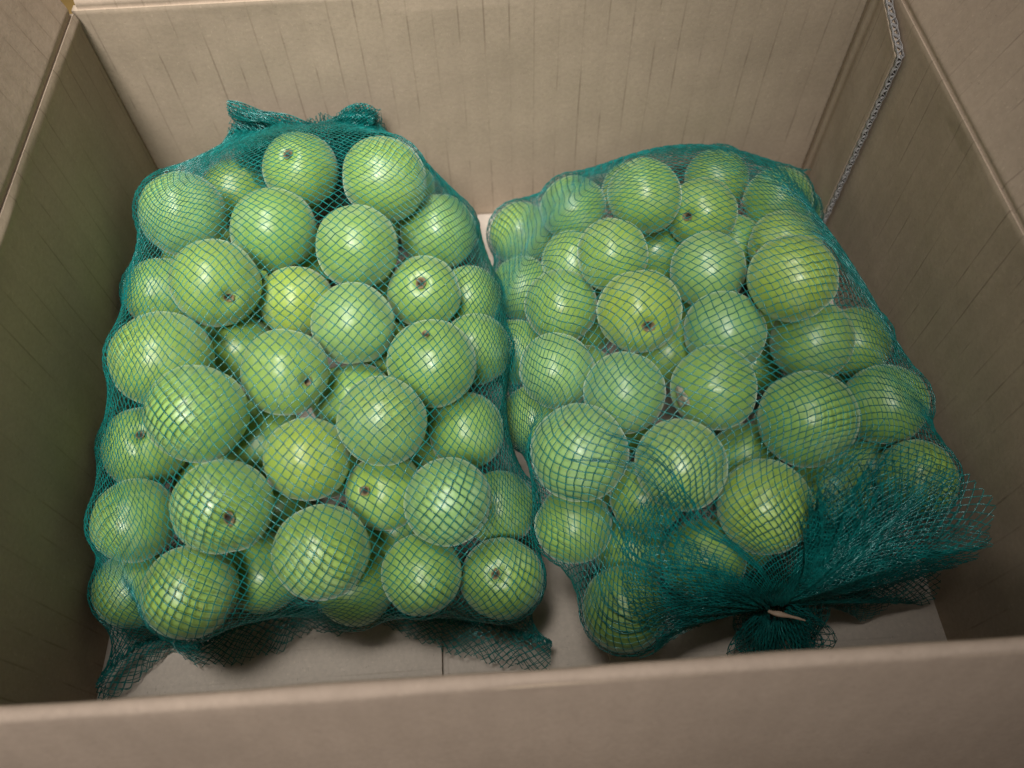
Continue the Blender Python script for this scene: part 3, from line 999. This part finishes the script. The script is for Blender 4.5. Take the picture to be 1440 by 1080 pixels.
fre_curve[:, 1] -= 0.0045 * (0.6 + 0.4 * np.sin(np.linspace(0, 16, 160)))

def tube_u(nu):
    """u=0 bottom centre, .25 left, .5 top, .75 right"""
    return np.arange(nu) / nu

def left_bag():
    root = empty("net_bag", (0.118, 0.19, 0.0))
    tag(root, "full teal net bag on the left, tufted at the back, frilled hem in front", "net bag", "net bags of plums in the box")
    C = np.array([p[:3] for p in LEFT]); Rr = np.array([p[3] for p in LEFT])
    def start(nu, nv):
        u = tube_u(nu); ang = 2 * np.pi * u
        sx = -np.sign(np.sin(ang)) * np.abs(np.sin(ang)) ** 0.6; sz = -np.sign(np.cos(ang)) * np.abs(np.cos(ang)) ** 0.6
        Pn = np.zeros((nu, nv, 3))
        for j, t in enumerate(np.linspace(0, 1, nv)):
            Pn[:, j, 0] = 0.118 + sx * 0.135; Pn[:, j, 1] = 0.352 - 0.335 * t; Pn[:, j, 2] = 0.085 + sz * 0.095
        return Pn
    def ends(Pn, nu):
        u = tube_u(nu); ang = 2 * np.pi * u
        # back ring: pleated gather
        pl = 0.003 * np.sin(ang * 9)
        Pn[:, 0, 0] = 0.106 - 0.046 * np.sin(ang); Pn[:, 0, 1] = 0.343 + pl; Pn[:, 0, 2] = 0.090 - 0.007 * np.cos(ang) + 0.5 * pl
        # front ring: hem, top and bottom sheets meet
        h = np.where((u >= 0.25) & (u <= 0.75), (u - 0.25) / 0.5, 1 - ((u - 0.75) % 1.0) / 0.5)
        Pn[:, -1] = polyline(hem_curve, np.clip(h, 0, 1))
    P2 = drape(start, ends, C, Rr, 0.33)
    LU, LV = net_size(P2)
    print("left net", LU, LV)
    S = Strands()
    lay_net(S, P2, LU, LV, (math.radians(47), math.radians(-47)), SPACE, RAD, seed=3,
            keep=lambda p, U, V: ~((p[:, 2] < 0.002) & (p[:, 1] > 0.075) & (p[:, 1] < 0.31) & (p[:, 0] > 0.03) & (p[:, 0] < 0.2)))
    S.build("netting", M_NET, root)
    # hem: a doubled band of crossing strands
    S = Strands(); hc = hem_curve; tt = np.linspace(0, 1, 600)
    base = polyline(hc, tt)
    rs = np.random.RandomState(2)
    for k in range(6):
        f1, f2 = rs.uniform(180, 420, 2); p1, p2 = rs.uniform(0, 6.28, 2)
        off = np.stack([0 * tt, 0.0015 * np.sin(tt * f1 + p1) + rs.uniform(-.0012, .0012), 0.0012 * np.cos(tt * f2 + p2) + 0.001 * np.sin(tt * 40 + k)], -1)
        S.add(base + off, np.tile([0, 0.3, 1.0], (600, 1)), 0.00026)
    S.build("hem", M_NET, root)
    # frill beyond the hem: two layers
    S = Strands()
    for lay in range(2):
        nuF, nvF = 160, 16
        G = np.zeros((nuF, nvF, 3)); tF = np.linspace(0, 1, nuF)
        A = polyline(hem_curve, tF); B = polyline(fre_curve, tF)
        for j in range(nvF):
            s = j / (nvF - 1)
            G[:, j] = A * (1 - s) + B * s
            G[:, j, 2] += (0.004 * np.sin(tF * 34 + lay * 1.3) + 0.002 * np.sin(tF * 61 + lay)) * s * (1 - 0.3 * s) + 0.002 * lay * s + 0.003 * np.sin(math.pi * s)
            G[:, j, 1] += 0.0016 * np.sin(tF * 75 + lay * 2.0) * s
        G[..., 2] = np.maximum(G[..., 2], 0.0012)
        lay_net(S, G, 0.30, 0.026, (math.radians(38 + 8 * lay), math.radians(-47)), 0.0040, RAD * 0.95, periodic=False, seed=20 + lay, step=0.0016, jit=0.0004)
    S.build("frill", M_NET, root)
    # neck folded over behind the plums: dense layers of net
    S = Strands()
    for lay in range(4):
        nuF, nvF = 60, 30
        U, V = np.meshgrid(np.linspace(0, 1, nuF), np.linspace(0, 1, nvF), indexing='ij')
        P3 = np.stack([U * 3, V * 3, np.full_like(U, lay)], -1)
        G = np.stack([0.060 + 0.094 * U + 0.004 * smooth_noise(P3, lay, 3.0),
                      0.345 - 0.0025 * lay + 0.0022 * np.sin(U * 38 + lay * 2) - 0.018 * V * (lay % 2) + 0.002 * smooth_noise(P3, lay + 9, 6.0),
                      0.098 - 0.055 * V + 0.005 * np.sin(U * 9 + lay) + 0.003 * smooth_noise(P3, lay + 4, 5.0)], -1)
        G[..., 1] = np.minimum(G[..., 1], D - 0.002)
        lay_net(S, G, 0.17, 0.05, (math.radians(30 + 17 * lay), math.radians(-52 + 9 * lay)), 0.0030, RAD, periodic=False, seed=40 + lay, jit=0.0008)
    S.build("folded_neck", M_NET, root)
    # pointed ear at the left of the neck
    S = Strands()
    tri = [np.array(q) for q in ((0.0655, 0.345, 0.1135), (0.0645, 0.342, 0.0860), (0.112, 0.340, 0.0985), (0.108, 0.341, 0.082))]
    for lay in range(4):
        nuF, nvF = 40, 16
        U, V = np.meshgrid(np.linspace(0, 1, nuF), np.linspace(0, 1, nvF), indexing='ij')
        G = (tri[0] * ((1 - U) * (1 - V))[..., None] + tri[1] * ((1 - U) * V)[..., None] + tri[2] * (U * (1 - V))[..., None] + tri[3] * (U * V)[..., None])
        G[..., 1] += -0.0020 * lay + 0.0022 * np.sin(V * 16 + lay) * (1 - 0.4 * U)
        G[..., 2] += 0.0012 * np.sin(U * 11 + lay)
        lay_net(S, G, 0.052, 0.028, (math.radians(-8 + 6 * lay), math.radians(62 - 9 * lay)), 0.0021, RAD * 1.1, periodic=False, seed=60 + lay, jit=0.0003, step=0.0015)
    for lay in range(4):
        e = np.stack([tri[0] * (1 - q) + tri[2] * q for q in np.linspace(0, 1, 40)]); e[:, 1] -= 0.002 * lay; e[:, 2] += 0.0012 * np.sin(np.linspace(0, 11, 40) + lay)
        S.add(e, np.tile([0, -1.0, 0.2], (40, 1)), RAD * 1.3)
    S.build("ear", M_NET, root)
    # rolled ear at the right of the neck
    S = Strands()
    for lay in range(5):
        nuF, nvF = 48, 26
        ang = np.linspace(0, 2 * np.pi, nuF)
        A, V = np.meshgrid(ang, np.linspace(0, 1, nvF), indexing='ij')
        rr = (0.0040 + 0.0014 * lay) * (1 + 0.30 * np.sin(3 * A + lay * 1.7 + 3 * V) + 0.15 * np.sin(7 * A + lay))
        G = np.stack([0.126 + 0.022 * V + 0.55 * rr * np.cos(A), 0.338 + 0.75 * rr * np.sin(A), 0.0960 - 0.004 * (V - 0.4) ** 2 * 4 + 1.15 * rr * np.cos(A + 0.6) + 0.001 * lay], -1)
        G[..., 1] = np.minimum(G[..., 1], D - 0.002)
        lay_net(S, G, 0.045 + 0.006 * lay, 0.026, (math.radians(36), math.radians(-50)), 0.0020, RAD * 1.1, periodic=True, seed=80 + lay, jit=0.0004, step=0.0015)
    S.build("ear", M_NET, root)
    return P2

# ---- right bag: sewn end at the back, tied at the front with the loose mouth flaring to the right
KNOT = np.array([0.3410, 0.0462, 0.0440])
RIM = [[0.338, 0.0708, 0.125], [0.3734, 0.0895, 0.12], [0.4019, 0.0879, 0.11], [0.4198, 0.0879, 0.1], [0.4272, 0.0723, 0.095], [0.4326, 0.0548, 0.085], [0.4309, 0.0594, 0.05], [0.4342, 0.0534, 0.012], [0.4008, 0.0457, 0.008], [0.3628, 0.0573, 0.06]]

def right_bag():
    root = empty("net_bag", (0.33, 0.18, 0.0))
    tag(root, "teal net bag on the right, knotted at the front with a loose dark tuft", "net bag", "net bags of plums in the box")
    C = np.array([p[:3] for p in RIGHT]); Rr = np.array([p[3] for p in RIGHT])
    def ends(Pn, nu):
        u = tube_u(nu); ang = 2 * np.pi * u
        h = np.where((u >= 0.25) & (u <= 0.75), (u - 0.25) / 0.5, 1 - ((u - 0.75) % 1.0) / 0.5)
        Pn[:, 0] = polyline([[0.228, 0.318, 0.030], [0.28, 0.345, 0.036], [0.36, 0.350, 0.040], [0.4345, 0.335, 0.040]], np.clip(h, 0, 1))
        Pn[:, -1] = KNOT + np.stack([-0.006 * np.sin(ang), 0.004 * np.cos(ang) + 0.002, -0.006 * np.cos(ang) + 0.001 * np.sin(7 * ang)], -1)
    def start(nu, nv):
        u = tube_u(nu); ang = 2 * np.pi * u
        sx = -np.sign(np.sin(ang)) * np.abs(np.sin(ang)) ** 0.6; sz = -np.sign(np.cos(ang)) * np.abs(np.cos(ang)) ** 0.6
        Pn = np.zeros((nu, nv, 3))
        for j, t in enumerate(np.linspace(0, 1, nv)):
            Pn[:, j, 0] = 0.325 + sx * 0.135; Pn[:, j, 1] = 0.352 - 0.337 * t; Pn[:, j, 2] = 0.085 + sz * 0.095
        return Pn
    P2 = drape(start, ends, C, Rr, 0.43)
    LU, LV = net_size(P2)
    print("right net", LU, LV)
    S = Strands()
    lay_net(S, P2, LU, LV, (math.radians(-17), math.radians(68)), SPACE, RAD, seed=7, jit=0.0009,
            keep=lambda p, U, V: ~((p[:, 2] < 0.002) & (p[:, 1] > 0.085) & (p[:, 1] < 0.31) & (p[:, 0] > 0.26) & (p[:, 0] < 0.415)))
    S.build("netting", M_NET, root)
    # wrinkles: bunched strands running to the knot
    S = Strands(); rs = np.random.RandomState(5); Nn = grid_normals(P2)
    for n, way in ((9, ((0.368, 0.66), (0.400, 0.75), (0.431, 0.811), (0.447, 0.913), (0.47, 1.0))),
                   (7, ((0.325, 0.68), (0.350, 0.78), (0.380, 0.88), (0.42, 1.0))),
                   (7, ((0.620, 0.74), (0.590, 0.82), (0.570, 0.89), (0.53, 1.0))),
                   (6, ((0.280, 0.72), (0.300, 0.84), (0.33, 1.0)))):
        for k in range(n):
            q = smooth_poly(np.array(way), 120)
            tt = np.linspace(0, 1, 120); o1, o2 = rs.uniform(-1, 1, 2)
            uu = q[:, 0] + o1 * (0.016 * (1 - tt) ** 1.5 + 0.0035) + 0.0015 * np.sin(tt * rs.uniform(8, 30) + rs.uniform(0, 6)); vv = q[:, 1] + o2 * 0.006
            i0 = int(rs.uniform(0, 30))
            uu, vv = uu[i0:], np.clip(vv[i0:], 0, 1)
            S.add(sample(P2, uu, vv) + sample(Nn, uu, vv) * (0.0005 + 0.0012 * rs.rand()), sample(Nn, uu, vv), RAD)
    S.build("gathers", M_NET, root)
    # slack folds lying over the net left of the tie
    S = Strands()
    for lay in range(2):
        nuF, nvF = 70, 50
        U, V = np.meshgrid(np.linspace(0, 1, nuF), np.linspace(0, 1, nvF), indexing='ij')
        uu = 0.24 + 0.17 * U + 0.012 * np.sin(V * 5 + lay); vv = 0.84 - 0.03 * lay + (0.16 + 0.03 * lay) * V + 0.05 * np.sin(U * 5 + lay) * (1 - V)
        G = sample(P2, uu, np.clip(vv, 0, 1))
        Nq = sample(Nn, uu, np.clip(vv, 0, 1))
        sg = np.sign((Nq * (G - C.mean(0))).sum(-1, keepdims=True)).mean()
        G = G + (1.0 if sg >= 0 else -1.0) * Nq * (0.0008 + 0.0008 * lay + 0.0008 * (1 + np.sin(U * (26 + 7 * lay) + lay * 2)) * (0.35 + 0.65 * V))[..., None]
        G[..., 2] = np.maximum(G[..., 2], 0.0012); G[..., 1] = np.maximum(G[..., 1], 0.008)
        lay_net(S, G, 0.11 + 0.02 * lay, 0.075, (math.radians(58 - 6 * lay), math.radians(-44 + 5 * lay)), 0.0037, RAD, periodic=False, seed=140 + lay, jit=0.0005)
    S.build("slack_folds", M_NET, root)
    # flared mouth beyond the knot: pleated cones
    S = Strands()
    rim = np.array(RIM); cen = rim.mean(0)
    for lay in range(5):
        nuF, nvF = 200, 40
        t = np.arange(nuF) / nuF
        closed = np.concatenate([rim, rim[:1]])
        R3 = polyline(closed, t)
        for _ in range(6): R3 = 0.25 * np.roll(R3, 1, 0) + 0.5 * R3 + 0.25 * np.roll(R3, -1, 0)
        shr = (1.0, 0.93, 0.82, 0.66, 0.46)[lay]
        reach = (1.0, 0.96, 0.90, 0.80, 0.70)[lay]
        G = np.zeros((nuF, nvF, 3))
        rs = np.random.RandomState(70 + lay)
        ph = rs.uniform(0, 6.28, 3); nf = (8, 9, 7, 10, 6)[lay]
        # deep folds that keep their line from the tie to the mouth
        fold = 0.26 * np.sin(2 * np.pi * t * nf + ph[0] + 0.5 * np.sin(2 * np.pi * t * 2 + ph[1])) + 0.07 * np.sin(2 * np.pi * t * 19 + ph[2])
        for j in range(nvF):
            s = j / (nvF - 1)
            mid = KNOT + (cen - KNOT) * s * reach
            ring = KNOT + (cen + (R3 - cen) * shr - KNOT) * s * reach
            G[:, j] = mid + (ring - mid) * ((0.42 + 0.58 * s) * (1 + fold * (1 - 0.55 * s)))[:, None]
            G[:, j] += 0.004 * np.sin(np.pi * s) * np.stack([0 * t, np.sin(2 * np.pi * t * 3 + lay), np.cos(2 * np.pi * t * 4 + lay)], -1)
        # keep clear of the plums, the walls and the floor
        Q = G.reshape(-1, 3)
        for _ in range(3):
            d = Q[:, None] - C[None]; dist = np.linalg.norm(d, axis=2); pen = Rr + 0.0022 - dist
            kk = pen.argmax(1); pm = pen[np.arange(len(Q)), kk]; sel = pm > 0
            vv = d[np.arange(len(Q)), kk][sel]
            Q[sel] += vv / np.linalg.norm(vv, axis=1)[:, None] * pm[sel][:, None]
        G = np.clip(Q, (0.23, 0.012, 0.0012), (W - 0.0015, 0.34, 0.2)).reshape(G.shape)
        for _ in range(4):
            G[:, 1:-1] = 0.25 * (np.roll(G, 1, 0) + np.roll(G, -1, 0))[:, 1:-1] + 0.25 * (G[:, 2:] + G[:, :-2])
        lay_net(S, G, 0.40 * shr + 0.10, 0.125, (math.radians(52), math.radians(-50)), 0.0043, RAD, seed=90 + lay, jit=0.0004, step=0.0017)
    S.build("loose_mouth", M_NET, root)
    # puffed bundle below the knot
    S = Strands()
    for lay in range(3):
        nuF, nvF = 72, 30
        A, V = np.meshgrid(np.arange(nuF) / nuF * 2 * np.pi, np.linspace(0, 1, nvF), indexing='ij')
        r = 0.0215 * (1 - 0.18 * lay) * np.sin(np.pi * np.clip(0.06 + 0.90 * V, 0, 1)) ** 0.7 * (1 + 0.14 * np.sin(8 * A + lay) + 0.08 * np.sin(13 * A + 2 * lay))
        ctr = np.array([0.348, 0.0400, 0.0225])
        axis = (KNOT - ctr) / np.linalg.norm(KNOT - ctr)
        e1 = np.cross(axis, [0, 0, 1.0]); e1 /= np.linalg.norm(e1); e2 = np.cross(axis, e1)
        hgt = 0.024 * (1 - 2 * V) * (1 - 0.1 * lay)
        G = ctr + axis * hgt[..., None] + e1 * (r * np.cos(A))[..., None] * 1.25 + e2 * (r * np.sin(A))[..., None]
        G = np.clip(G, (0.23, 0.008, 0.0012), (W - 0.0015, 0.34, 0.2))
        lay_net(S, G, 0.16, 0.06, (math.radians(66), math.radians(-66)), 0.0030, RAD * 0.9, seed=120 + lay, jit=0.0008, step=0.0016)
    S.build("puffed_bundle", M_NET, root)
    # rubber tie round the knot with a loose end
    S2 = []
    verts, faces = [], []
    def tube(path, rads, n=10):
        b0 = len(verts)
        for i, p in enumerate(path):
            p = Vector(p); tdir = (Vector(path[min(i + 1, len(path) - 1)]) - Vector(path[max(i - 1, 0)])).normalized()
            s = tdir.cross(Vector((0.1, 0.3, 1))).normalized(); w2 = tdir.cross(s)
            for k in range(n):
                a = 2 * math.pi * k / n
                verts.append(tuple(p + (s * math.cos(a) + w2 * math.sin(a) * 0.7) * rads[i]))
        for i in range(len(path) - 1):
            for k in range(n):
                a = b0 + i * n + k; b = b0 + i * n + (k + 1) % n
                faces.append((a, b, b + n, a + n))
    tp = [(0.3352, 0.0420, 0.0500), (0.3370, 0.0405, 0.0515), (0.3395, 0.0398, 0.0520), (0.3420, 0.0392, 0.0515), (0.3455, 0.0384, 0.0507), (0.3490, 0.0376, 0.0497), (0.3515, 0.0368, 0.0490)]
    tp = [tuple(q) for q in smooth_poly(tp, 22)]
    tube(tp, [0.0007 + 0.0008 * math.exp(-((i - 6) / 4.5) ** 2) - 0.0002 * (i > 18) for i in range(22)])
    link("rubber_tie", mesh_np("rubber_tie", np.array(verts), np.array(faces)), M_BAND, root)

left_bag()
right_bag()
